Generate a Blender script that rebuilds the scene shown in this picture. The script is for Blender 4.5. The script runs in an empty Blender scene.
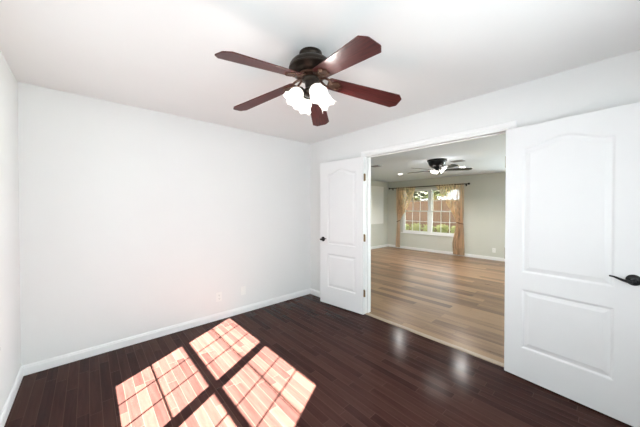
import bpy, bmesh, math, random
from mathutils import Vector, Matrix
S = bpy.context.scene
COL = S.collection
PI = math.pi

# ------------------------------------------------------------------ camera
cam_d = bpy.data.cameras.new('camera')
cam = bpy.data.objects.new('camera', cam_d); COL.objects.link(cam); S.camera = cam
F_PX = 259.0962
cam_d.sensor_fit = 'HORIZONTAL'; cam_d.sensor_width = 36.0
cam_d.lens = 36.0 * F_PX / 640.0
cam_d.shift_y = (210.5745 - 213.5) / 640.0
cam_d.clip_start = 0.02
cam.location = (0, 0, 1.4013)
cam.rotation_euler = (PI/2 - 0.0106, 0, -0.7307)

# ------------------------------------------------------------------ sky, sun, daylight, added fill, exposure
W = bpy.data.worlds.new('sky'); S.world = W; W.use_nodes = True
wn = W.node_tree.nodes; wl = W.node_tree.links
bg = wn['Background']
bg.inputs[0].default_value = (0.88, 0.94, 1.0, 1); bg.inputs[1].default_value = 2.8

SUN_DIR = Vector((1.0, 0.56, -1.113)).normalized()
sd = bpy.data.lights.new('sun', 'SUN'); sd.energy = 190; sd.angle = math.radians(0.5); sd.color = (1, 0.96, 0.9)
sun = bpy.data.objects.new('sun', sd); COL.objects.link(sun)
sun.rotation_euler = SUN_DIR.to_track_quat('-Z', 'Y').to_euler(); sun.location = (-6, -3, 7)

def area(name, loc, direction, sx, sy, energy, color=(1, 1, 1)):
    d = bpy.data.lights.new(name, 'AREA'); d.shape = 'RECTANGLE'; d.size = sx; d.size_y = sy
    d.energy = energy; d.color = color
    o = bpy.data.objects.new(name, d); COL.objects.link(o)
    o.location = loc; o.rotation_euler = Vector(direction).to_track_quat('-Z', 'Y').to_euler()
    return o
# sky light at the left window, then two added fill lamps at invented windows
area('window_daylight', (-1.0, 1.36, 2.35), (1, 0, -0.45), 2.6, 1.7, 45, (0.88, 0.95, 1.0))
area('front_fill', (0.9, -1.15, 1.45), (0, 1, 0), 2.2, 1.8, 108, (0.88, 0.95, 1.0))  # added fill from behind the camera, evens out the room
area('family_fill', (8.75, -0.05, 1.5), (-1, 0, -0.05), 2.3, 1.7, 480, (0.86, 0.95, 1.0))  # added fill for the family room and the left wall

S.view_settings.view_transform = 'Standard'
S.view_settings.look = 'None'
S.view_settings.exposure = 0.18
S.view_settings.gamma = 1.0
S.view_settings.use_curve_mapping = False

# ------------------------------------------------------------------ helpers
def tag(o, label=None, cat=None, group=None, kind=None):
    if label: o['label'] = label
    if cat: o['category'] = cat
    if group: o['group'] = group
    if kind: o['kind'] = kind
    return o

def empty(name, loc=(0, 0, 0), rz=0.0):
    o = bpy.data.objects.new(name, None); COL.objects.link(o)
    o.empty_display_size = 0.1; o.location = loc; o.rotation_euler = (0, 0, rz)
    return o

def obj(name, bm, mat, parent=None, smooth=False, bevel=0.0, seg=2, autosmooth=None):
    me = bpy.data.meshes.new(name)
    bmesh.ops.recalc_face_normals(bm, faces=bm.faces)
    bm.to_mesh(me); bm.free()
    if mat is not None: me.materials.append(mat)
    if smooth:
        for p in me.polygons: p.use_smooth = True
        if autosmooth: me.set_sharp_from_angle(angle=math.radians(autosmooth))
    o = bpy.data.objects.new(name, me); COL.objects.link(o)
    if parent is not None: o.parent = parent
    if bevel > 0:
        m = o.modifiers.new('bevel', 'BEVEL'); m.width = bevel; m.segments = seg; m.limit_method = 'ANGLE'
    return o

def struct(name, bm, mat, parent=None, **k):
    o = obj(name, bm, mat, parent, **k)
    if parent is None: o['kind'] = 'structure'
    return o

def box(bm, x0, x1, y0, y1, z0, z1, M=None):
    vs = [bm.verts.new(Vector(c)) for c in ((x0,y0,z0),(x1,y0,z0),(x1,y1,z0),(x0,y1,z0),(x0,y0,z1),(x1,y0,z1),(x1,y1,z1),(x0,y1,z1))]
    if M is not None:
        for v in vs: v.co = M @ v.co
    for f in ((0,3,2,1),(4,5,6,7),(0,1,5,4),(1,2,6,5),(2,3,7,6),(3,0,4,7)):
        bm.faces.new([vs[i] for i in f])
    return bm

def boxbm(*a, **k):
    return box(bmesh.new(), *a, **k)

def lathe(bm, prof, n=32, M=None, cap=True):
    """prof: list of (r, z)"""
    rings = []
    for r, z in prof:
        ring = []
        for i in range(n):
            a = 2*PI*i/n
            co = Vector((r*math.cos(a), r*math.sin(a), z))
            ring.append(bm.verts.new(M @ co if M is not None else co))
        rings.append(ring)
    for a, b in zip(rings[:-1], rings[1:]):
        for i in range(n):
            bm.faces.new((a[i], a[(i+1) % n], b[(i+1) % n], b[i]))
    if cap:
        for ring in (rings[0], rings[-1]):
            try: bm.faces.new(ring)
            except ValueError: pass
    return bm

def tube(bm, pts, radii, n=10, M=None):
    pts = [Vector(p) for p in pts]
    if not isinstance(radii, (list, tuple)): radii = [radii]*len(pts)
    rings = []; up = None
    for i, p in enumerate(pts):
        t = (pts[min(i+1, len(pts)-1)] - pts[max(i-1, 0)]).normalized()
        if up is None:
            up = Vector((0, 0, 1)) if abs(t.z) < 0.9 else Vector((1, 0, 0))
        s = t.cross(up).normalized(); up = s.cross(t).normalized()
        ring = []
        for k in range(n):
            a = 2*PI*k/n
            co = p + (s*math.cos(a) + up*math.sin(a))*radii[i]
            ring.append(bm.verts.new(M @ co if M is not None else co))
        rings.append(ring)
    for a, b in zip(rings[:-1], rings[1:]):
        for i in range(n):
            bm.faces.new((a[i], a[(i+1) % n], b[(i+1) % n], b[i]))
    bm.faces.new(rings[0]); bm.faces.new(rings[-1])
    return bm

def prism(bm, outline, z0, z1, M=None):
    """outline: list of (x, y) -> extruded between z0 and z1"""
    a = [bm.verts.new(M @ Vector((x, y, z0)) if M is not None else Vector((x, y, z0))) for x, y in outline]
    b = [bm.verts.new(M @ Vector((x, y, z1)) if M is not None else Vector((x, y, z1))) for x, y in outline]
    n = len(outline)
    bm.faces.new(a[::-1]); bm.faces.new(b)
    for i in range(n): bm.faces.new((a[i], a[(i+1) % n], b[(i+1) % n], b[i]))
    return bm

def sweep_profile(bm, prof, p0, p1, inward, m0=0.0, m1=0.0):
    """extrude a (depth, height) profile between two points; inward is the depth direction; m0/m1 mitre the ends"""
    p0, p1, inward = Vector(p0), Vector(p1), Vector(inward)
    t = (p1-p0).normalized()
    a = [bm.verts.new(p0 + inward*d + Vector((0,0,h)) + t*(m0*d)) for d, h in prof]
    b = [bm.verts.new(p1 + inward*d + Vector((0,0,h)) - t*(m1*d)) for d, h in prof]
    n = len(prof)
    bm.faces.new(a); bm.faces.new(b[::-1])
    for i in range(n): bm.faces.new((a[i], b[i], b[(i+1) % n], a[(i+1) % n]))
    return bm

# ------------------------------------------------------------------ materials
def mat(name, color=(.8,.8,.8), rough=.5, metal=0.0, spec=.5, noise=0.0, nscale=40, bump=0.0, bscale=200):
    m = bpy.data.materials.new(name); m.use_nodes = True
    nt = m.node_tree; N = nt.nodes; L = nt.links
    b = N['Principled BSDF']
    b.inputs['Base Color'].default_value = (*color, 1); b.inputs['Roughness'].default_value = rough
    b.inputs['Metallic'].default_value = metal; b.inputs['Specular IOR Level'].default_value = spec
    tc = N.new('ShaderNodeTexCoord')
    if noise > 0:
        t = N.new('ShaderNodeTexNoise'); t.inputs['Scale'].default_value = nscale; t.inputs['Detail'].default_value = 3
        L.new(tc.outputs['Object'], t.inputs['Vector'])
        mx = N.new('ShaderNodeMix'); mx.data_type = 'RGBA'
        mx.inputs['A'].default_value = (*[c*(1-noise) for c in color], 1)
        mx.inputs['B'].default_value = (*[min(1, c*(1+noise)) for c in color], 1)
        L.new(t.outputs['Fac'], mx.inputs['Factor']); L.new(mx.outputs['Result'], b.inputs['Base Color'])
    if bump > 0:
        t = N.new('ShaderNodeTexNoise'); t.inputs['Scale'].default_value = bscale; t.inputs['Detail'].default_value = 2
        L.new(tc.outputs['Object'], t.inputs['Vector'])
        bp = N.new('ShaderNodeBump'); bp.inputs['Strength'].default_value = bump; bp.inputs['Distance'].default_value = .002
        L.new(t.outputs['Fac'], bp.inputs['Height']); L.new(bp.outputs['Normal'], b.inputs['Normal'])
    return m

def planks(name, width, length, ramp, rough, seam, seam_col, grain=.35, rough_var=.06, seam_w=.0016, bump=.25, spec=.5, gscale=(38, 3.0, 1)):
    """boards laid along Y, random stagger, one random tone per board, stretched grain"""
    m = bpy.data.materials.new(name); m.use_nodes = True
    nt = m.node_tree; N = nt.nodes; L = nt.links; b = N['Principled BSDF']
    b.inputs['Specular IOR Level'].default_value = spec
    tc = N.new('ShaderNodeTexCoord'); sp = N.new('ShaderNodeSeparateXYZ'); L.new(tc.outputs['Object'], sp.inputs[0])
    def M(op, a, c=None, v=None):
        n = N.new('ShaderNodeMath'); n.operation = op
        if isinstance(a, (int, float)): n.inputs[0].default_value = a
        else: L.new(a, n.inputs[0])
        if c is not None:
            if isinstance(c, (int, float)): n.inputs[1].default_value = c
            else: L.new(c, n.inputs[1])
        if v is not None: n.inputs[2].default_value = v
        return n.outputs[0]
    xs = M('DIVIDE', sp.outputs['X'], width); row = M('FLOOR', xs); fx = M('FRACT', xs)
    wr = N.new('ShaderNodeTexWhiteNoise'); wr.noise_dimensions = '1D'; L.new(row, wr.inputs['W'])
    ys = M('ADD', M('DIVIDE', sp.outputs['Y'], length), M('MULTIPLY', wr.outputs['Value'], 7.3))
    col = M('FLOOR', ys); fy = M('FRACT', ys)
    cb = N.new('ShaderNodeCombineXYZ'); L.new(row, cb.inputs[0]); L.new(col, cb.inputs[1])
    wn_ = N.new('ShaderNodeTexWhiteNoise'); wn_.noise_dimensions = '2D'; L.new(cb.outputs[0], wn_.inputs['Vector'])
    mp = N.new('ShaderNodeMapping'); mp.inputs['Scale'].default_value = gscale
    L.new(tc.outputs['Object'], mp.inputs['Vector'])
    off = N.new('ShaderNodeVectorMath'); off.operation = 'ADD'
    sc = N.new('ShaderNodeVectorMath'); sc.operation = 'SCALE'; sc.inputs['Scale'].default_value = 13.0
    L.new(wn_.outputs['Color'], sc.inputs[0]); L.new(mp.outputs[0], off.inputs[0]); L.new(sc.outputs[0], off.inputs[1])
    gr = N.new('ShaderNodeTexNoise'); gr.inputs['Scale'].default_value = 1.0; gr.inputs['Detail'].default_value = 5
    gr.inputs['Roughness'].default_value = .6; gr.inputs['Distortion'].default_value = .4
    L.new(off.outputs[0], gr.inputs['Vector'])
    fac = M('ADD', M('MULTIPLY', wn_.outputs['Value'], 1-grain), M('MULTIPLY', gr.outputs['Fac'], grain))
    cr = N.new('ShaderNodeValToRGB'); els = cr.color_ramp.elements
    els[0].position, els[0].color = ramp[0][0], (*ramp[0][1], 1); els[1].position, els[1].color = ramp[-1][0], (*ramp[-1][1], 1)
    for p, c in ramp[1:-1]:
        e = els.new(p); e.color = (*c, 1)
    L.new(fac, cr.inputs[0])
    ex = M('MINIMUM', fx, M('SUBTRACT', 1.0, fx)); ey = M('MINIMUM', fy, M('SUBTRACT', 1.0, fy))
    sx = M('LESS_THAN', M('MULTIPLY', ex, width), seam_w); sy = M('LESS_THAN', M('MULTIPLY', ey, length), seam_w)
    sm = M('MAXIMUM', sx, sy)
    mx = N.new('ShaderNodeMix'); mx.data_type = 'RGBA'; L.new(M('MULTIPLY', sm, seam), mx.inputs['Factor'])
    L.new(cr.outputs[0], mx.inputs['A']); mx.inputs['B'].default_value = (*seam_col, 1)
    L.new(mx.outputs['Result'], b.inputs['Base Color'])
    L.new(M('ADD', M('MULTIPLY', gr.outputs['Fac'], rough_var*2), rough-rough_var), b.inputs['Roughness'])
    bp = N.new('ShaderNodeBump'); bp.inputs['Strength'].default_value = bump; bp.inputs['Distance'].default_value = .001
    h = M('SUBTRACT', M('MULTIPLY', gr.outputs['Fac'], .3), sm)
    L.new(h, bp.inputs['Height']); L.new(bp.outputs['Normal'], b.inputs['Normal'])
    return m

def emit(name, color, strength):
    m = bpy.data.materials.new(name); m.use_nodes = True; nt = m.node_tree
    b = nt.nodes['Principled BSDF']; b.inputs['Base Color'].default_value = (*color, 1)
    b.inputs['Emission Color'].default_value = (*color, 1); b.inputs['Emission Strength'].default_value = strength
    return m

def pane_mat(name):
    m = bpy.data.materials.new(name); m.use_nodes = True; nt = m.node_tree; N = nt.nodes; L = nt.links
    N.remove(N['Principled BSDF']); out = N['Material Output']
    t = N.new('ShaderNodeBsdfTransparent'); t.inputs[0].default_value = (.97, .98, .97, 1)
    g = N.new('ShaderNodeBsdfGlossy'); g.inputs['Roughness'].default_value = .02
    mx = N.new('ShaderNodeMixShader'); mx.inputs[0].default_value = .04
    L.new(t.outputs[0], mx.inputs[1]); L.new(g.outputs[0], mx.inputs[2]); L.new(mx.outputs[0], out.inputs[0])
    return m

def sheer_mat(name, color, transp):
    m = bpy.data.materials.new(name); m.use_nodes = True; nt = m.node_tree; N = nt.nodes; L = nt.links
    N.remove(N['Principled BSDF']); out = N['Material Output']
    d = N.new('ShaderNodeBsdfDiffuse'); d.inputs[0].default_value = (*color, 1)
    tr = N.new('ShaderNodeBsdfTranslucent'); tr.inputs[0].default_value = (*color, 1)
    m1 = N.new('ShaderNodeMixShader'); m1.inputs[0].default_value = .55
    L.new(d.outputs[0], m1.inputs[1]); L.new(tr.outputs[0], m1.inputs[2])
    t = N.new('ShaderNodeBsdfTransparent')
    at = N.new('ShaderNodeAttribute'); at.attribute_name = 'sheer'
    tc = N.new('ShaderNodeTexCoord'); wv = N.new('ShaderNodeTexNoise'); wv.inputs['Scale'].default_value = 1.0; wv.inputs['Detail'].default_value = 2
    mp = N.new('ShaderNodeMapping'); mp.inputs['Scale'].default_value = (2, 46, .35); L.new(tc.outputs['Object'], mp.inputs['Vector'])
    L.new(mp.outputs[0], wv.inputs['Vector'])
    nz = N.new('ShaderNodeMapRange'); nz.inputs['From Min'].default_value = .3; nz.inputs['From Max'].default_value = .7
    nz.inputs['To Min'].default_value = -.34; nz.inputs['To Max'].default_value = .34
    L.new(wv.outputs['Fac'], nz.inputs['Value'])
    mr = N.new('ShaderNodeMath'); mr.operation = 'ADD'; mr.use_clamp = True
    L.new(nz.outputs[0], mr.inputs[0]); L.new(at.outputs['Fac'], mr.inputs[1])
    mx = N.new('ShaderNodeMixShader'); L.new(mr.outputs[0], mx.inputs[0])
    L.new(m1.outputs[0], mx.inputs[1]); L.new(t.outputs[0], mx.inputs[2]); L.new(mx.outputs[0], out.inputs[0])
    return m

def shade_glass(name):
    m = bpy.data.materials.new(name); m.use_nodes = True; nt = m.node_tree; N = nt.nodes; L = nt.links
    b = N['Principled BSDF']; b.inputs['Base Color'].default_value = (.93, .92, .9, 1); b.inputs['Roughness'].default_value = .3
    b.inputs['Emission Color'].default_value = (1, .97, .92, 1); b.inputs['Emission Strength'].default_value = .3
    out = N['Material Output']
    tr = N.new('ShaderNodeBsdfTranslucent'); tr.inputs[0].default_value = (.95, .93, .9, 1)
    mx = N.new('ShaderNodeMixShader'); mx.inputs[0].default_value = .45
    L.new(b.outputs[0], mx.inputs[1]); L.new(tr.outputs[0], mx.inputs[2]); L.new(mx.outputs[0], out.inputs[0])
    return m

M_WALL = mat('white_wall_paint', (.785, .79, .785), .85, spec=.25, noise=.012, nscale=3, bump=.08, bscale=160)
M_CEIL = mat('white_ceiling_paint', (.88, .885, .88), .9, spec=.2, noise=.012, nscale=3, bump=.1, bscale=120)
M_TRIM = mat('white_trim_paint', (.86, .86, .86), .4, spec=.4, noise=.01, nscale=8)
M_DOOR = mat('white_door_paint', (.78, .785, .79), .45, spec=.4, noise=.01, nscale=8)
M_FWALL = mat('greige_wall_paint', (.63, .64, .585), .85, spec=.25, noise=.02, nscale=3, bump=.08, bscale=160)
M_FCEIL = mat('family_room_ceiling_paint', (.74, .775, .83), .9, spec=.2, noise=.015, nscale=3)
M_PALE = mat('pale_pass_through_paint', (.82, .82, .79), .8, spec=.25, noise=.01, nscale=3)
M_FLOOR = planks('dark_cherry_planks', .066, .62,
    [(.24, (.024, .0100, .0089)), (.42, (.037, .0158, .0136)), (.58, (.049, .0215, .0178)), (.76, (.063, .0285, .0232))],
    .17, .6, (.10, .053, .042), rough_var=.03, grain=.62, spec=.055, gscale=(34, 2.6, 1))
M_FFLOOR = planks('brown_oak_planks', .125, 1.2,
    [(.25, (.078, .040, .021)), (.45, (.170, .096, .053)), (.68, (.31, .190, .108))],
    .30, .55, (.07, .04, .026), grain=.6, spec=.28, gscale=(26, 1.8, 1))
M_THRESH = mat('oak_threshold', (.40, .31, .23), .4, noise=.15, nscale=30)
M_BRONZE = mat('oil_rubbed_bronze', (.035, .027, .021), .33, metal=.75, noise=.25, nscale=30)
M_ANTIQ = mat('antique_brass', (.11, .058, .040), .38, metal=.8, noise=.35, nscale=60)
M_BRASS = mat('worn_brass', (.30, .22, .12), .40, metal=.85, noise=.2, nscale=60)
M_BLACK = mat('black_metal', (.012, .012, .013), .3, metal=.5, noise=.2, nscale=60)
M_ROD = mat('dark_rod_metal', (.03, .025, .02), .4, metal=.6, noise=.2, nscale=40)
M_PLAST = mat('white_plastic', (.84, .84, .82), .4, noise=.01, nscale=30)
M_SLOT = mat('dark_slot', (.03, .03, .03), .6, noise=.1, nscale=60)
M_VENT = mat('grey_vent_metal', (.30, .30, .30), .5, noise=.05, nscale=40)
M_VINYL = mat('white_vinyl', (.88, .88, .87), .4, noise=.01, nscale=20)
M_DARKF = mat('dark_window_frame', (.05, .045, .04), .5, noise=.05, nscale=20)
M_PANE = pane_mat('window_glass')
M_SHADE = shade_glass('frosted_glass')
M_BULB = emit('lit_bulb', (1, .94, .86), 5)
M_LED = emit('lit_lens', (1, .95, .88), 12)
M_CURT = sheer_mat('tan_sheer_fabric', (.86, .70, .52), .42)
M_TIE = mat('brown_tieback_cord', (.16, .09, .045), .7, noise=.2, nscale=80)
M_FENCE = mat('red_brown_fence_wood', (.30, .165, .115), .85, noise=.25, nscale=9)
M_LAWN = mat('lawn_grass', (.19, .24, .075), .95, noise=.4, nscale=12)
M_LEAF = mat('yellow_green_leaves', (.62, .60, .28), .7, noise=.35, nscale=20)
M_DLEAF = mat('dark_green_leaves', (.06, .062, .045), .7, noise=.4, nscale=10)
M_BARK = mat('grey_brown_bark', (.12, .085, .06), .9, noise=.3, nscale=14)
M_BLOCKER = mat('blocker_grey', (.5, .5, .48), .8, noise=.05, nscale=4)  # worn only by the added sun blockers

def blade_mat(name):
    m = bpy.data.materials.new(name); m.use_nodes = True; nt = m.node_tree; N = nt.nodes; L = nt.links; b = N['Principled BSDF']
    tc = N.new('ShaderNodeTexCoord'); mp = N.new('ShaderNodeMapping'); mp.inputs['Scale'].default_value = (5, 70, 40)
    L.new(tc.outputs['Generated'], mp.inputs['Vector'])
    mp.inputs['Scale'].default_value = (2.2, 16, 1)
    t = N.new('ShaderNodeTexNoise'); t.inputs['Scale'].default_value = 1.6; t.inputs['Detail'].default_value = 5; t.inputs['Distortion'].default_value = .5
    L.new(mp.outputs[0], t.inputs['Vector'])
    cr = N.new('ShaderNodeValToRGB'); e = cr.color_ramp.elements
    e[0].position, e[0].color = .3, (.030, .006, .006, 1); e[1].position, e[1].color = .72, (.105, .020, .017, 1)
    L.new(t.outputs['Fac'], cr.inputs[0]); L.new(cr.outputs[0], b.inputs['Base Color'])
    b.inputs['Roughness'].default_value = .38; b.inputs['Specular IOR Level'].default_value = .22
    return m
M_BLADE = blade_mat('mahogany_blade')

# ------------------------------------------------------------------ room dimensions
XL, XR, YB, YF = -0.4232, 2.7068, 3.2586, -0.62
HC = 2.44; WT = 0.12
OY0, OY1, OH = 0.572, 2.151, 2.09           # double doorway in the right wall
FX0, FX1 = XR + WT, 8.10                     # family room beyond
FYL, FYR, FH = 5.36, -1.55, 2.335
WY0, WY1, WZ0, WZ1 = 0.445, 2.285, 0.597, 2.115   # sun window in the left wall
# far window
GY0, GY1, GZ0, GZ1 = 2.88, 4.76, 0.56, 2.02

# ------------------------------------------------------------------ near room shell
struct('floor', boxbm(XL-WT, XR+.035, YF-WT, YB+WT, -.10, 0), M_FLOOR)
struct('ceiling', boxbm(XL-WT, XR+WT*.5, YF-WT, YB+WT, HC, HC+.12), M_CEIL)
struct('wall_back', boxbm(XL-WT, XR+WT, YB, YB+WT, 0, HC), M_WALL)
def wall_with_hole(axis, c0, c1, a0, a1, z0, z1, ha0, ha1, hz0, hz1, bm=None):
    bm = bm or bmesh.new()
    def b(u0, u1, w0, w1):
        if u1-u0 < 1e-4 or w1-w0 < 1e-4: return
        if axis == 'x': box(bm, c0, c1, u0, u1, w0, w1)
        else: box(bm, u0, u1, c0, c1, w0, w1)
    b(a0, ha0, z0, z1); b(ha1, a1, z0, z1); b(ha0, ha1, z0, hz0); b(ha0, ha1, hz1, z1)
    return bm
struct('wall_left', wall_with_hole('x', XL-WT, XL, YF, YB, 0, HC, WY0, WY1, WZ0, WZ1), M_WALL)
# opening in the unseen wall behind the camera, added for fill light
VX0, VX1, VZ0, VZ1 = 0.15, 1.65, 0.75, 2.04
struct('wall_front', wall_with_hole('y', YF-WT, YF, XL-WT, XR+WT, 0, HC, VX0, VX1, VZ0, VZ1), M_WALL)
struct('wall_right', wall_with_hole('x', XR, XR+WT*.5, YF, YB, 0, HC, OY0, OY1, 0, OH), M_WALL)
struct('wall_family_side', wall_with_hole('x', XR+WT*.5, XR+WT, FYR, FYL, 0, HC, OY0, OY1, 0, OH), M_FWALL)

BB = [(0, 0), (.014, 0), (.014, .060), (.010, .068), (.010, .074), (.004, .083), (0, .083)]
def bboard(name, p0, p1, inward, m0=0, m1=0, prof=BB, m=M_TRIM):
    return struct(name, sweep_profile(bmesh.new(), prof, p0, p1, inward, m0, m1), m)
bboard('baseboard_back', (XL, YB, 0), (XR, YB, 0), (0, -1, 0), 1, 1)
bboard('baseboard_left', (XL, YB, 0), (XL, YF, 0), (1, 0, 0), 1, 1)
bboard('baseboard_right', (XR, OY1+.078, 0), (XR, YB, 0), (-1, 0, 0), 0, 1)
bboard('baseboard_right_near', (XR, YF, 0), (XR, OY0-.078, 0), (-1, 0, 0), 1, 0)
bboard('baseboard_front', (XL, YF, 0), (XR, YF, 0), (0, 1, 0), 1, 1)

# door casing: moulded boards round the doorway, room side and family-room side; jamb lining
def casing(name, x, sx):
    bm = bmesh.new()
    w = .056; g = .010
    pr = [(0, 0), (.008, 0), (.010, .006), (.010, .020), (.014, .026), (.014, .049), (.010, w), (0, w)]   # (depth, across)
    def seg(p0, p1, across, m0, m1):
        p0, p1, across = Vector(p0), Vector(p1), Vector(across); t = (p1-p0).normalized(); inw = Vector((sx, 0, 0))
        a = [bm.verts.new(p0 + inw*d + across*c - t*(m0*c)) for d, c in pr]
        b = [bm.verts.new(p1 + inw*d + across*c + t*(m1*c)) for d, c in pr]
        bm.faces.new(a); bm.faces.new(b[::-1])
        for i in range(len(pr)): bm.faces.new((a[i], b[i], b[(i+1) % len(pr)], a[(i+1) % len(pr)]))
    y0, y1, z1 = OY0-g+.018, OY1+g-.018+.0, OH+g-.016
    seg((x, y0, 0), (x, y0, z1), (0, -1, 0), 0, 1)
    seg((x, y1, 0), (x, y1, z1), (0, 1, 0), 0, 1)
    seg((x, y0, z1), (x, y1, z1), (0, 0, 1), 1, 1)
    return struct(name, bm, M_TRIM)
casing('trim_1', XR, -1)
casing('trim_2', FX0, 1)
bm = bmesh.new()
box(bm, XR-.001, FX0+.001, OY0, OY0+.018, 0, OH); box(bm, XR-.001, FX0+.001, OY1-.018, OY1, 0, OH)
box(bm, XR-.001, FX0+.001, OY0+.018, OY1-.018, OH-.018, OH)
box(bm, XR+.050, XR+.062, OY0+.018, OY0+.030, 0, OH-.018); box(bm, XR+.050, XR+.062, OY1-.030, OY1-.018, 0, OH-.018)
box(bm, XR+.050, XR+.062, OY0+.018, OY1-.018, OH-.030, OH-.018)
struct('trim_3', bm, M_TRIM)
tb = sweep_profile(bmesh.new(), [(0, 0), (.062, 0), (.062, .004), (.052, .008), (.010, .008), (0, .004)], (XR+.004, OY0+.018, 0), (XR+.004, OY1-.018, 0), (1, 0, 0))
o = struct('trim_4', tb, M_THRESH)

# ------------------------------------------------------------------ panel doors
def offset_loop(pts, d):
    """inset a CCW outline by d"""
    n = len(pts); out = []
    for i in range(n):
        p0, p1, p2 = Vector(pts[i-1]), Vector(pts[i]), Vector(pts[(i+1) % n])
        e1 = (p1-p0).normalized(); e2 = (p2-p1).normalized()
        n1 = Vector((-e1.y, e1.x)); n2 = Vector((-e2.y, e2.x))
        b = (n1+n2); b = b/max(b.length_squared/2, .3)
        out.append(tuple(p1 + b*d))
    return out

def panel_outlines(w, st0, st1):
    a, b = st0, w-st1
    low = [(a, .258), (b, .258), (b, .742), (a, .742)]
    up = [(a, .876), (b, .876)]
    n = 28
    for i in range(n+1):
        t = i/n
        s = b + (a-b)*t
        bell = (0.5-0.5*math.cos(2*PI*t))**1.15
        up.append((s, 1.885 + .062*bell))
    return [low, up]

def door_mesh(w, z0, z1, th, st0, st1):
    """slab in local (s along width, z up); front face at depth 0, back at th (depth = +y)"""
    bm = bmesh.new()
    def side(y, sgn):
        outer = [bm.verts.new((s, y, z)) for s, z in ((0, z0), (w, z0), (w, z1), (0, z1))]
        edges = [bm.edges.new((outer[i], outer[(i+1) % 4])) for i in range(4)]
        for ol in panel_outlines(w, st0, st1):
            rings = []
            for d, dep in ((0, 0), (.006, .0018), (.014, .0075), (.020, .0085), (.034, .0060), (.050, .0015)):
                lp = offset_loop(ol, d) if d > 0 else ol
                rings.append([bm.verts.new((s, y + sgn*dep, z)) for s, z in lp])
            n = len(ol)
            edges += [bm.edges.new((rings[0][i], rings[0][(i+1) % n])) for i in range(n)]
            for r0, r1 in zip(rings[:-1], rings[1:]):
                for i in range(n): bm.faces.new((r0[i], r0[(i+1) % n], r1[(i+1) % n], r1[i]))
            bm.faces.new(rings[-1])
        bmesh.ops.triangle_fill(bm, edges=edges, use_beauty=True, use_dissolve=False)
        return outer
    f = side(0, 1); k = side(th, -1)
    for i in range(4): bm.faces.new((f[i], f[(i+1) % 4], k[(i+1) % 4], k[i]))
    return bm

def lever(parent, s, z, ydir, tip, name_y0):
    """round rose and wavy lever; tip = direction along s the lever points"""
    h = bmesh.new()
    R = Matrix.Translation((s, name_y0, z)) @ Matrix.Rotation(PI/2 if ydir < 0 else -PI/2, 4, 'X')
    lathe(h, [(.034, 0), (.035, .004), (.032, .008), (.024, .013), (.018, .016), (.0, .017)], 28, R)
    hd = obj('door_handle', h, M_BLACK, parent, smooth=True, autosmooth=40)
    l = bmesh.new()
    y = name_y0
    lathe(l, [(.012, .012), (.011, .05), (.013, .054), (.013, .062), (.0, .064)], 18, R)
    pts = []; rad = []
    for i in range(15):
        t = i/14
        pts.append((s + tip*(.100*t), y + ydir*(.056 - .006*t), z - .004 - .010*math.sin(t*PI*.75)*(1-t) + .022*t*t*(3-2*t) - .010*max(0, t-.75)*4*.3))
        rad.append(.0105 - .0055*t)
    tube(l, pts, rad, 10)
    lv = obj('lever', l, M_BLACK, hd, smooth=True, autosmooth=50)
    return hd

def door(name, hinge, ang_dir, w, flip, label):
    hy = .030 if flip else .012
    """hinge: xy of the hinge edge on the room-facing side; ang_dir: unit vector to the free edge; depth goes away from the room"""
    d = Vector((*ang_dir, 0)).normalized()
    root = empty(name, (*hinge, 0))
    # local x = d, local z = up, local y must point away from the camera side (towards the wall, +X)
    yv = Vector((-d.y, d.x, 0))
    if yv.x < 0: yv = -yv
    z = Vector((0, 0, 1))
    root.rotation_euler = (0, 0, math.atan2(d.y, d.x))
    mirrored = (Vector((0, 0, 1)).cross(d)).dot(yv) < 0
    sg = -1 if mirrored else 1                       # sign of local +y relative to yv
    bm = door_mesh(w, .014, 2.060, .035, .116, .138)
    if sg < 0:
        for v in bm.verts: v.co.y = -v.co.y
    leaf = obj('door_leaf', bm, M_DOOR, root)
    tag(root, label, 'door', kind='structure')
    lever(root, w-.058, .945, -sg, -1, 0.0)
    lever(root, w-.058, .945, sg, -1, .035*sg)
    for hz in (.292, 1.012, 1.795):
        hb = bmesh.new()
        tube(hb, [(-.007, hy*sg, hz-.045), (-.007, hy*sg, hz+.045)], .0065, 12)
        lathe(hb, [(.0, .049), (.005, .049), (.0075, .046), (.0075, .044)], 12, Matrix.Translation((-.007, hy*sg, hz)))
        lathe(hb, [(.0, -.049), (.005, -.049), (.0075, -.046), (.0075, -.044)], 12, Matrix.Translation((-.007, hy*sg, hz)))
        box(hb, -.0025, 0, .004*sg, .033*sg, hz-.044, hz+.044)
        if not flip: box(hb, -.030, -.007, .002*sg, .005*sg, hz-.044, hz+.044)
        obj('hinge', hb, M_BRASS, root, smooth=True, autosmooth=40)
    return root
door('door_1', (2.650, 2.118), (-.085, .735), .742, False, 'white two-panel arched door folded open beside the back corner')
door('door_2', (2.640, 0.588), (-.080, -.75), .758, True, 'white two-panel arched door folded open at the right edge, with black lever')

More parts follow.
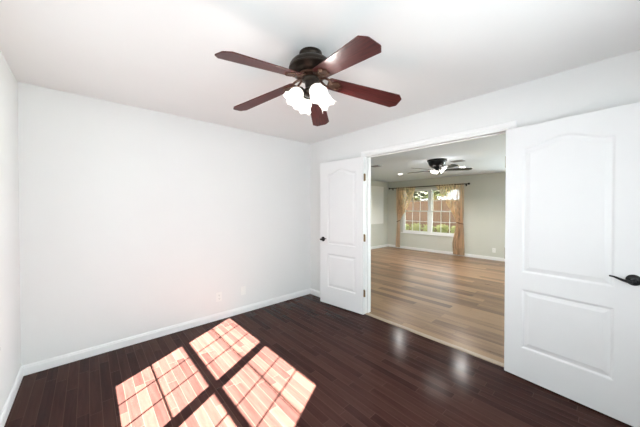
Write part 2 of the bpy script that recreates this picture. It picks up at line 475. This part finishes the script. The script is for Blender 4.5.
# ------------------------------------------------------------------ windows
def win_sash(bm, y0, y1, z0, z1, x0, x1, fr):
    box(bm, x0, x1, y0, y0+fr, z0, z1); box(bm, x0, x1, y1-fr, y1, z0, z1)
    box(bm, x0, x1, y0+fr, y1-fr, z0, z0+fr); box(bm, x0, x1, y0+fr, y1-fr, z1-fr, z1)
def twin_window(name, x_in, x_out, y0, y1, z0, z1, sill_dir, cols=3, mw=.05, gw=.009, m=None):
    m = m or M_VINYL
    """two double-hung units side by side with grilles; wall normal along X"""
    root = empty(name, (x_in, (y0+y1)/2, z0)); root['kind'] = 'structure'
    inv = Matrix.Translation(-Vector(root.location))
    def part(n, bm, mt, par=None, **k):
        bm.transform(inv) if par is None else bm.transform(inv)
        return obj(n, bm, mt, root if par is None else par, **k)
    xa, xb = min(x_in, x_out), max(x_in, x_out); xm = (xa+xb)/2
    fr = .045
    f = bmesh.new(); win_sash(f, y0, y1, z0, z1, xa, xb, fr)
    ym = (y0+y1)/2
    box(f, xa, xb, ym-mw, ym+mw, z0+fr, z1-fr)
    part('window_frame', f, m, bevel=.003)
    for ya, yb in ((y0+fr, ym-mw), (ym+mw, y1-fr)):
        zmid = (z0+z1)/2
        for k, (za, zb) in enumerate(((z0+fr, zmid+.018), (zmid-.018, z1-fr))):
            xs0, xs1 = (xm-.028, xm-.002) if k == 0 else (xm+.002, xm+.028)
            s = bmesh.new(); win_sash(s, ya, yb, za, zb, xs0, xs1, .032)
            sa = part('sash', s, m, bevel=.002)
            g = bmesh.new(); xc = (xs0+xs1)/2
            for c in range(1, cols):
                yy = ya+.032 + (yb-ya-.064)*c/cols
                box(g, xc-.005, xc+.005, yy-gw, yy+gw, za+.032, zb-.032)
            zz = (za+zb)/2
            box(g, xc-.0049, xc+.0049, ya+.032, yb-.032, zz-gw, zz+gw)
            part('grille', g, m, sa)
            part('pane', boxbm(xc-.002, xc+.002, ya+.03, yb-.03, za+.03, zb-.03), M_PANE, sa)
    if sill_dir:
        sl = bmesh.new()
        xo = x_in + sill_dir*.05
        box(sl, min(x_in-sill_dir*.03, xo), max(x_in-sill_dir*.03, xo), y0-.06, y1+.06, z0-.022, z0+.002)
        box(sl, min(x_in, x_in+sill_dir*.015), max(x_in, x_in+sill_dir*.015), y0-.04, y1+.04, z0-.075, z0-.022)
        part('window_sill', sl, M_TRIM if m is M_VINYL else m, bevel=.004)
    return root
twin_window('window_1', XL-.01, XL-WT+.01, WY0, WY1, WZ0, WZ1, 1, mw=.018, gw=.0048, m=M_DARKF)
twin_window('window_2', FX1+.02, FX1+WT-.01, GY0, GY1, GZ0, GZ1, -1)

def added_window(name, x0, x1, y, z0, z1):
    root = empty(name, ((x0+x1)/2, y, z0)); root['kind'] = 'structure'
    inv = Matrix.Translation(-Vector(root.location)); fr = .05
    f = bmesh.new()
    box(f, x0, x0+fr, y-.04, y+.04, z0, z1); box(f, x1-fr, x1, y-.04, y+.04, z0, z1)
    box(f, x0+fr, x1-fr, y-.04, y+.04, z0, z0+fr); box(f, x0+fr, x1-fr, y-.04, y+.04, z1-fr, z1)
    box(f, (x0+x1)/2-.03, (x0+x1)/2+.03, y-.035, y+.035, z0+fr, z1-fr)
    f.transform(inv); obj('window_frame', f, M_VINYL, root)
    g = boxbm(x0+fr, x1-fr, y-.003, y+.003, z0+fr, z1-fr); g.transform(inv); obj('pane', g, M_PANE, root)
added_window('added_window_front', VX0, VX1, YF-.07, VZ0, VZ1)  # invented window, added so the front fill has a way in

# ------------------------------------------------------------------ family room shell
struct('floor', boxbm(XR+.035, FX1+WT, FYR-WT, FYL+WT, -.10, 0), M_FFLOOR)
struct('ceiling', boxbm(FX0, FX1+WT, FYR-WT, FYL+WT, FH, FH+.12), M_FCEIL)
KY0, KY1 = -1.2, 1.1  # span of an opening added out of view for fill light
bm = wall_with_hole('x', FX1, FX1+WT, 1.9, FYL+WT, 0, FH, GY0, GY1, GZ0, GZ1)
wall_with_hole('x', FX1, FX1+WT, FYR-WT, 1.9, 0, FH, KY0, KY1, GZ0, GZ1, bm)
struct('wall_far', bm, M_FWALL)
twin_window('added_window_family', FX1+.02, FX1+WT-.01, KY0, KY1, GZ0, GZ1, -1)  # invented window out of view, added for the family room fill
# left wall with a pass-through recess
PX0, PX1, PZ0, PZ1 = 6.55, 7.87, .845, 2.15
bm = wall_with_hole('y', FYL, FYL+WT, FX0, FX1, 0, FH, PX0, PX1, PZ0, PZ1)
struct('wall_family_left', bm, M_FWALL)
bm = bmesh.new(); box(bm, PX0, PX1, FYL+.015, FYL+.06, PZ0, PZ1)
struct('wall_recess', bm, M_PALE)
struct('wall_family_right', boxbm(FX0, FX1, FYR-WT, FYR, 0, FH), M_FWALL)
FB = [(0, 0), (.014, 0), (.014, .065), (.009, .075), (.005, .088), (0, .088)]
bboard('baseboard_far', (FX1, FYR, 0), (FX1, FYL, 0), (-1, 0, 0), 1, 1, FB)
bboard('baseboard_family_left', (FX0, FYL, 0), (FX1, FYL, 0), (0, -1, 0), 1, 1, FB)
bboard('baseboard_family_right', (FX0, FYR, 0), (FX1, FYR, 0), (0, 1, 0), 1, 1, FB)

# ------------------------------------------------------------------ outside: added unseen sun blockers, lawn, fence, plants
struct('sun_blocker_upper', boxbm(3.0, 8.75, -6, 9, 2.62, 7.4), M_BLOCKER)  # added unseen block that keeps direct sun off the fence
struct('sun_blocker_front', boxbm(-2.5, 3.2, -2.6, YF-WT-.01, 2.46, 2.58), M_BLOCKER)  # added unseen slab that keeps direct sun out of the front opening
struct('ground', boxbm(FX1+WT, 26, -8, 16, -.30, -.18), M_LAWN)

# ------------------------------------------------------------------ ceiling fans
def blade_outline(r0, r1, w0, w1, n=5):
    """tapered blade with clipped corners, x along radius"""
    c = .036
    return [(r0, -w0/2+.012), (r0+.015, -w0/2), (r1-c, -w1/2), (r1-.004, -w1/2+.031), (r1, -w1/2+.040), (r1, w1/2-.040), (r1-.004, w1/2-.031), (r1-c, w1/2), (r0+.015, w0/2), (r0, w0/2-.012)]

def ceiling_fan():
    cx, cy = 1.125, 1.35
    root = empty('ceiling_fan', (cx, cy, HC))
    tag(root, 'bronze ceiling fan with mahogany blades and four lit frosted glass shades', 'ceiling fan')
    obj('canopy', lathe(bmesh.new(), [(.076, 0), (.077, -.010), (.070, -.016), (.066, -.022), (.064, -.050), (.068, -.054)], 36), M_BRONZE, root, smooth=True, autosmooth=35)
    obj('motor_housing', lathe(bmesh.new(), [(.060, -.044), (.078, -.047), (.108, -.055), (.130, -.069), (.141, -.086), (.144, -.104), (.147, -.107), (.147, -.116), (.141, -.120), (.130, -.132), (.108, -.142), (.090, -.147), (.0, -.147)], 48), M_BRONZE, root, smooth=True, autosmooth=35)
    obj('flywheel', lathe(bmesh.new(), [(.0, -.142), (.086, -.147), (.092, -.152), (.092, -.162), (.060, -.168), (.0, -.168)], 36), M_ANTIQ, root, smooth=True, autosmooth=35)
    for k in range(5):
        a = math.radians(41.3 + 72*k)
        T = Matrix.Rotation(a, 4, 'Z') @ Matrix.Translation((0, 0, -.168)) @ Matrix.Rotation(math.radians(9.6), 4, 'Y') @ Matrix.Rotation(math.radians(-11), 4, 'X')
        bl = obj('blade', prism(bmesh.new(), blade_outline(.120, .654, .112, .150), -.003, .003), M_BLADE, root, bevel=.0015)
        bl.matrix_local = T
        ib = bmesh.new()
        # ornate iron: two scrolled arms from the flywheel to a leaf-shaped plate under the blade
        for s in (-1, 1):
            tube(ib, [(.066, s*.010, .014), (.090, s*.026, .010), (.112, s*.034, .002), (.134, s*.026, -.006), (.158, s*.010, -.007)], [.008, .0075, .0075, .007, .006], 8)
            tube(ib, [(.136, s*.004, -.006), (.158, s*.026, -.007), (.184, s*.036, -.007), (.200, s*.026, -.007), (.192, s*.014, -.007)], .0055, 8)
        prism(ib, [(.121, -.012), (.146, -.024), (.176, -.038), (.194, -.030), (.202, -.012), (.222, 0), (.202, .012), (.194, .030), (.176, .038), (.146, .024), (.121, .012)], -.0085, -.0035)
        for (sx, sy) in ((.176, -.024), (.176, .024), (.208, 0)):
            lathe(ib, [(.0055, -.0085), (.0055, -.011), (.003, -.0125), (.0, -.0125)], 10, Matrix.Translation((sx, sy, 0)))
        ir = obj('blade_iron', ib, M_ANTIQ, root, smooth=True, autosmooth=40)
        ir.matrix_local = T
    lk = obj('light_kit', lathe(bmesh.new(), [(.0, -.166), (.054, -.168), (.058, -.176), (.052, -.186), (.040, -.194), (.034, -.236), (.042, -.244), (.052, -.250), (.055, -.266), (.048, -.278), (.030, -.286), (.014, -.291), (.009, -.299), (.011, -.304), (.0, -.311)], 36), M_BRONZE, root, smooth=True, autosmooth=35)
    for ang in (163, 253, 343, 73):
        a = math.radians(ang); u = Vector((math.cos(a), math.sin(a), 0))
        p0 = Vector((0, 0, -.258)) + u*.043; p1 = Vector((0, 0, -.258)) + u*.066
        ax = (u*math.sin(math.radians(44)) + Vector((0, 0, -1))*math.cos(math.radians(44))).normalized()
        ab = bmesh.new()
        tube(ab, [p0, p0+u*.012+Vector((0, 0, .003)), p1], .009, 10)
        Q = Matrix.Translation(p1) @ (ax.to_track_quat('Z', 'Y').to_matrix().to_4x4())
        lathe(ab, [(.0, -.012), (.016, -.012), (.024, -.004), (.027, .006), (.027, .016), (.023, .016)], 24, Q)
        obj('lamp_arm', ab, M_BRONZE, root, smooth=True, autosmooth=40)
        # tulip shade: bell with a scalloped, pointed rim
        sb = bmesh.new(); n = 60; rings = []
        prof = [(.022, .006), (.027, .013), (.038, .026), (.046, .042), (.048, .057), (.046, .070), (.047, .081), (.052, .092), (.058, .099)]
        for j, (r, z) in enumerate(prof):
            t = j/(len(prof)-1); ring = []
            for i in range(n):
                b_ = 2*PI*i/n
                sc = (.5+.5*math.cos(6*b_))**1.5
                rr = r*(1 + .05*t*t*sc + .0125*t*math.cos(12*b_)); zz = z + .014*(t**3)*sc
                ring.append(sb.verts.new(Q @ Vector((rr*math.cos(b_), rr*math.sin(b_), zz))))
            rings.append(ring)
        for r0, r1 in zip(rings[:-1], rings[1:]):
            for i in range(n): sb.faces.new((r0[i], r0[(i+1) % n], r1[(i+1) % n], r1[i]))
        sh = obj('lamp_shade', sb, M_SHADE, root, smooth=True)
        m = sh.modifiers.new('thick', 'SOLIDIFY'); m.thickness = .003; m.offset = 0
        bb = bmesh.new()
        lathe(bb, [(.0, .012), (.012, .013), (.013, .026), (.019, .038), (.025, .052), (.024, .064), (.016, .074), (.0, .079)], 20, Q)
        obj('bulb', bb, M_BULB, sh, smooth=True)
        pl = bpy.data.lights.new('bulb_light', 'POINT'); pl.energy = 6.5; pl.color = (1, .97, .93); pl.shadow_soft_size = .03
        po = bpy.data.objects.new('bulb_light', pl); COL.objects.link(po)
        po.location = Vector((cx, cy, HC)) + (Q @ Vector((0, 0, .094)))
    return root
ceiling_fan()

def far_fan():
    root = empty('ceiling_fan', (5.08, 2.25, FH))
    tag(root, 'black flush-mount ceiling fan seen through the doorway, above the brown wood floor', 'ceiling fan')
    obj('motor_housing', lathe(bmesh.new(), [(.176, 0), (.180, -.012), (.176, -.028), (.160, -.034), (.157, -.060), (.140, -.105), (.105, -.140), (.070, -.152), (.0, -.154)], 40), M_BLACK, root, smooth=True, autosmooth=35)
    obj('light_kit', lathe(bmesh.new(), [(.0, -.150), (.052, -.152), (.056, -.166), (.050, -.196), (.030, -.210), (.0, -.214)], 28), M_BLACK, root, smooth=True, autosmooth=35)
    for k in range(5):
        R = Matrix.Rotation(math.radians(-55 + 72*k), 4, 'Z') @ Matrix.Translation((0, 0, -.195)) @ Matrix.Rotation(math.radians(-12), 4, 'X')
        b = obj('blade', prism(bmesh.new(), blade_outline(.165, .62, .095, .13), -.003, .003), M_BLACK, root, bevel=.0015); b.matrix_local = R
        ib = bmesh.new()
        tube(ib, [(.045, 0, .012), (.10, 0, -.004), (.14, 0, -.008), (.18, 0, -.006)], [.012, .012, .012, .010], 8)
        prism(ib, [(.15, -.02), (.20, -.034), (.225, -.016), (.225, .016), (.20, .034), (.15, .02)], -.008, -.0035)
        i_ = obj('blade_iron', ib, M_BLACK, root, smooth=True, autosmooth=40); i_.matrix_local = R
    for ang in (105+48.1, -15+48.1, 225+48.1):
        a = math.radians(ang); u = Vector((math.cos(a), math.sin(a), 0))
        p = Vector((0, 0, -.188)) + u*.05
        ax = (u*.8 + Vector((0, 0, -.6))).normalized()
        Q = Matrix.Translation(p) @ ax.to_track_quat('Z', 'Y').to_matrix().to_4x4()
        sb = bmesh.new(); lathe(sb, [(.016, 0), (.024, .010), (.034, .030), (.040, .055), (.046, .068)], 20, Q, cap=False)
        sh = obj('lamp_shade', sb, M_SHADE, root, smooth=True)
        m = sh.modifiers.new('thick', 'SOLIDIFY'); m.thickness = .003
        pl = bpy.data.lights.new('bulb_light', 'POINT'); pl.energy = 3.5; pl.color = (1, .96, .9); pl.shadow_soft_size = .05
        po = bpy.data.objects.new('bulb_light', pl); COL.objects.link(po); po.location = Vector((5.08, 2.25, FH)) + (Q @ Vector((0, 0, .085)))
        obj('bulb', lathe(bmesh.new(), [(.0, .010), (.012, .014), (.020, .040), (.014, .058), (.0, .062)], 14, Q), M_BULB, sh, smooth=True)
    return root
far_fan()

# ------------------------------------------------------------------ recessed lights and vents in the family-room ceiling
for (x, y), lab in (((6.43, 3.86), 'round white recessed ceiling light, lit, left of the black fan'),
                    ((6.38, 2.25), 'round white recessed ceiling light, lit, right of the black fan')):
    r = empty('recessed_light', (x, y, FH)); tag(r, lab, 'ceiling light', 'recessed lights in the family room ceiling')
    obj('trim_ring', lathe(bmesh.new(), [(.060, -.004), (.064, -.008), (.088, -.006), (.092, 0), (.060, 0), (.060, -.004)], 32, cap=False), M_PLAST, r, smooth=True, autosmooth=40)
    obj('lens', lathe(bmesh.new(), [(.0, -.003), (.060, -.003), (.060, -.001), (.0, -.001)], 32), M_LED, r)
    sp = bpy.data.lights.new('downlight', 'SPOT'); sp.energy = 120; sp.spot_size = math.radians(150); sp.spot_blend = .7; sp.color = (1, .96, .91); sp.shadow_soft_size = .085
    so = bpy.data.objects.new('downlight', sp); COL.objects.link(so); so.location = (x, y, FH-.03)
for (x, y, rz), lab in (((4.80, 3.48, 0), 'grey ceiling vent at the left of the doorway view, far left of the black fan'),
                        ((5.50, 2.02, 0), 'grey ceiling vent just right of the black fan')):
    v = empty('ceiling_vent', (x, y, FH), rz); tag(v, lab, 'vent', 'vents in the family room ceiling')
    f = bmesh.new(); w, d = .11, .085
    box(f, -d, d, -w, -w+.02, -.008, 0); box(f, -d, d, w-.02, w, -.008, 0); box(f, -d, -d+.02, -w+.02, w-.02, -.008, 0); box(f, d-.02, d, -w+.02, w-.02, -.008, 0)
    obj('vent_frame', f, M_VENT, v)
    s = bmesh.new()
    for k in range(6):
        xx = -d+.03+k*.022
        box(s, -.009, .009, -w+.02, w-.02, -.0008, .0008, Matrix.Translation((xx, 0, -.006)) @ Matrix.Rotation(math.radians(35), 4, 'Y'))
    obj('louvers', s, M_VENT, v)
    obj('duct_opening', boxbm(-d+.02, d-.02, -w+.02, w-.02, -.0015, -.0005), M_SLOT, v)

# ------------------------------------------------------------------ outlets and wall plates
def plate(name, loc, rz, label, cat, kind, w=.070, h=.115):
    """front of the plate faces local -Y"""
    r = empty(name, loc, rz); tag(r, label, cat)
    obj('cover_plate', boxbm(-w/2, w/2, -.006, 0, -h/2, h/2), M_PLAST, r, bevel=.0025)
    if kind == 'duplex':
        for zz in (.020, -.020):
            rc = obj('receptacle', boxbm(-.017, .017, -.0085, -.0055, zz-.0145, zz+.0145), M_PLAST, r, bevel=.003)
            s = bmesh.new()
            box(s, -.0085, -.0065, -.0088, -.0084, zz-.003, zz+.006); box(s, .0055, .0080, -.0088, -.0084, zz-.004, zz+.007)
            lathe(s, [(.0, -.0002), (.0028, -.0002), (.0028, .0002), (.0, .0002)], 10, Matrix.Translation((0, -.0086, zz-.008)) @ Matrix.Rotation(PI/2, 4, 'X'))
            obj('slots', s, M_SLOT, rc)
        obj('screw', lathe(bmesh.new(), [(.0, .0), (.003, .0), (.003, .0012), (.0, .0012)], 10, Matrix.Translation((0, -.006, 0)) @ Matrix.Rotation(PI/2, 4, 'X')), M_PLAST, r)
    else:
        obj('insert', boxbm(-.0165, .0165, -.0085, -.0055, -.033, .033), M_PLAST, r, bevel=.0015)
        j = bmesh.new(); lathe(j, [(.0, 0), (.007, 0), (.007, .006), (.0045, .008), (.0, .008)], 16, Matrix.Translation((0, -.0085, 0)) @ Matrix.Rotation(PI/2, 4, 'X'))
        obj('jack', j, M_PLAST, r)
    return r
plate('wall_outlet', (1.218, YB, .285), 0, 'white duplex outlet low on the back wall, left of the other wall plate', 'outlet', 'duplex')
plate('wall_plate', (1.540, YB, .295), 0, 'white wall plate low on the back wall, nearer the open door', 'wall plate', 'jack')
plate('wall_outlet', (FX1, 2.05, .262), -PI/2, 'white outlet low on the greige far wall, right of the tan curtain', 'outlet', 'duplex', .078, .122)

# ------------------------------------------------------------------ curtain rod and curtains
RX, RZ = FX1-.085, 2.085
rod = empty('curtain_rod', (RX, 3.93, RZ)); tag(rod, 'dark metal curtain rod with ball ends above the far window', 'curtain rod')
obj('rod', tube(bmesh.new(), [(0, -1.24, 0), (0, 1.26, 0)], .0125, 14), M_ROD, rod, smooth=True, autosmooth=40)
for s, yy in ((-1, -1.24), (1, 1.26)):
    M_ = Matrix.Translation((0, yy, 0)) @ Matrix.Rotation(-s*PI/2, 4, 'X')
    obj('finial', lathe(bmesh.new(), [(.013, 0), (.018, .004), (.013, .010), (.014, .016), (.027, .028), (.031, .044), (.026, .060), (.012, .070), (.0, .074)], 20, M_), M_ROD, rod, smooth=True, autosmooth=40)
for yy in (-1.19, 1.21):
    b = bmesh.new()
    tube(b, [(.084, yy, -.03), (.05, yy, -.025), (.02, yy, -.02), (.0, yy, -.0125)], .007, 10); box(b, .078, .084, yy-.018, yy+.018, -.065, .02)
    obj('bracket', b, M_ROD, rod)

def lerp_pts(tab, v):
    for (v0, a0), (v1, a1) in zip(tab[:-1], tab[1:]):
        if v <= v1:
            t = (v-v0)/(v1-v0); t = t*t*(3-2*t)*.35 + t*.65
            return a0 + (a1-a0)*t
    return tab[-1][1]

def curtain(outer, inner, seed, label, side, vt):
    """outer / inner: (height fraction from top, Y) tables of the two edges; pleated sheet hung from the rod"""
    rnd = random.Random(seed)
    zt, zb = RZ+.022, .035
    yo0 = outer[0][1]
    root = empty('curtain', (RX, yo0, 0)); tag(root, label, 'curtain', 'tan sheer curtains at the far window')
    bm = bmesh.new(); nu, nv = 150, 70; npl = 11
    ph = [rnd.uniform(-.5, .5) for _ in range(npl+2)]
    grid = []
    for j in range(nv+1):
        v = j/nv; z = zt + (zb-zt)*v
        yo, yi = lerp_pts(outer, v), lerp_pts(inner, v)
        width = abs(yi-yo)
        amp = .012 + .030*min(1, v/.12)
        amp *= (1 - .45*math.exp(-((v-vt)/.05)**2))
        if v < .035: amp = .013
        row = []
        for i in range(nu+1):
            u = i/nu
            y = yo + (yi-yo)*u
            q = u*npl; k = int(min(q, npl-1)); w = q + .25*math.sin(2*PI*(q*.31)+ph[k])*min(1, v*4)
            x = amp*math.sin(2*PI*w) + .008*math.sin(9*v+5*u+seed)
            # the inner part sags a little in front of the glass
            y2 = y + .010*math.sin(4*PI*w)*min(1, v*3)*(width/.6)
            row.append(bm.verts.new((x, y2-yo0, z)))
        grid.append(row)
    for j in range(nv):
        for i in range(nu):
            bm.faces.new((grid[j][i], grid[j][i+1], grid[j+1][i+1], grid[j+1][i]))
    vals = [v.co.copy() for v in bm.verts]
    po = obj('panel', bm, M_CURT, root, smooth=True)
    at = po.data.attributes.new('sheer', 'FLOAT', 'POINT')
    for k in range(len(vals)):
        j, i = divmod(k, nu+1); v = j/nv; u = i/nu
        wd = abs(lerp_pts(inner, v)-lerp_pts(outer, v))
        at.data[k].value = .10 + .36*min(1, max(0, (wd-.10)/.4))*min(1, .3+u*1.2)*min(1, .3+v*7)*(1-.6*max(0, (u-.93)/.07)) if v > .035 else .12
    # tieback band round the gathered cloth
    zt_ = zt+(zb-zt)*vt; a, b = lerp_pts(outer, vt)-yo0, lerp_pts(inner, vt)-yo0
    tb_ = bmesh.new(); n = 28; c = (a+b)/2; hw = abs(b-a)/2+.010; pts = []
    for i in range(n):
        t = 2*PI*i/n
        pts.append((.036*math.sin(t), c+hw*math.cos(t), zt_ - side*.022*math.cos(t)))
    tube(tb_, pts+[pts[0]], .011, 8)
    obj('tieback', tb_, M_TIE, root, smooth=True)
    return root
curtain([(0, 4.955), (.3, 4.945), (.56, 4.915), (.75, 4.925), (1, 4.955)],
        [(0, 4.240), (.15, 4.34), (.27, 4.45), (.40, 4.62), (.5, 4.77), (.57, 4.835), (.7, 4.835), (.9, 4.83), (1, 4.81)], 3,
        'tan sheer curtain tied back at the left side of the far window', 1, .565)
curtain([(0, 2.775), (.3, 2.775), (.55, 2.80), (.75, 2.775), (1, 2.755)],
        [(0, 3.600), (.12, 3.47), (.26, 3.29), (.42, 3.09), (.5, 3.01), (.56, 2.965), (.65, 3.01), (.85, 3.09), (1, 3.06)], 8,
        'tan sheer curtain tied back at the right side of the far window', -1, .555)

# ------------------------------------------------------------------ fence, shrubs and trees seen through the far window
fence = empty('wooden_fence', (13.0, 6.3, -.18)); tag(fence, 'red brown board fence behind the lawn outside the far window', 'fence')
rnd = random.Random(11)
bm = bmesh.new(); y = -3.2
while y < 4.2:
    h = 1.98 + rnd.uniform(-.012, .012)
    box(bm, -.010, .010, y, y+.135, .03, h); y += .142
obj('boards', bm, M_FENCE, fence)
for zz in (.35, 1.0, 1.7):
    obj('rail', boxbm(.010, .05, -3.2, 4.2, zz-.045, zz+.045), M_FENCE, fence)
for k in range(4):
    yy = -3.15+k*2.4
    obj('post', boxbm(-.055, -.010, yy-.045, yy+.045, 0, 2.02), M_FENCE, fence)

def leaf_cluster(bm, c, rad, n, size, rnd, flat=1.0):
    for _ in range(n):
        while True:
            p = Vector((rnd.uniform(-1, 1), rnd.uniform(-1, 1), rnd.uniform(-1, 1)))
            if p.length < 1: break
        p = p * (.55+.45*rnd.random())
        p = Vector((p.x*rad, p.y*rad, p.z*rad*flat)) + Vector(c)
        q = Matrix.Rotation(rnd.uniform(0, 2*PI), 3, 'Z') @ Matrix.Rotation(rnd.uniform(-1, 1), 3, 'X')
        s = size*rnd.uniform(.7, 1.3)
        vs = [bm.verts.new(p + q @ Vector(v)) for v in ((-s, 0, 0), (0, -s*.4, .1*s), (s, 0, 0), (0, s*.4, .1*s))]
        bm.faces.new(vs)

shrubs = [(4.56, .42, ''), (5.21, .47, ''), (5.86, .42, ''), (6.51, .45, ''), (7.16, .42, '')]
labs = ['yellow green shrub by the fence, at the right end of the far window', 'yellow green shrub by the fence, right of the window mullion',
        'yellow green shrub by the fence, behind the window mullion', 'yellow green shrub by the fence, left of the window mullion',
        'yellow green shrub by the fence, at the left end of the far window']
for (y, h, _), lb in zip(shrubs, labs):
    r = empty('shrub', (12.35, y, -.18)); tag(r, lb, 'shrub', 'shrubs along the fence')
    b = bmesh.new()
    for k in range(5):
        a = k*1.26; leaf_cluster(b, (.1*math.cos(a), .12*math.sin(a), h*1.2+.05*math.sin(k*2.1)), .2, 300, .06, rnd, 1.3)
    obj('foliage', b, M_LEAF, r)
    b = bmesh.new()
    for k in range(4):
        a = k*1.57; tube(b, [(0, 0, 0), (.05*math.cos(a), .05*math.sin(a), h*.4), (.16*math.cos(a), .16*math.sin(a), h*.9)], [.012, .009, .005], 6)
    obj('stems', b, M_BARK, r)
for (x, y, zc, rad), lb in (((16.5, 8.75, 2.7, 1.05), 'dark leafy tree beyond the fence, in the left half of the far window'),
                            ((19.5, 8.75, 3.0, 1.1), 'dark leafy tree beyond the fence, in the right half of the far window')):
    r = empty('tree', (x, y, -.18)); tag(r, lb, 'tree', 'trees beyond the fence')
    b = bmesh.new()
    for k in range(9):
        a = k*2.4; leaf_cluster(b, (.55*rad*math.cos(a), .55*rad*math.sin(a), zc+.18+rad*.5*math.sin(k*1.7)), rad*.55, 480, .15, rnd)
    obj('crown', b, M_DLEAF, r)
    b = bmesh.new(); tube(b, [(0, 0, 0), (.03, .02, 1.2), (0, 0, zc)], [.13, .1, .06], 10)
    for k in range(4):
        a = k*1.6; tube(b, [(.02, .01, zc*.6), (.3*rad*math.cos(a), .3*rad*math.sin(a), zc*.85), (.6*rad*math.cos(a), .6*rad*math.sin(a), zc*1.1)], [.06, .04, .02], 8)
    obj('trunk', b, M_BARK, r)
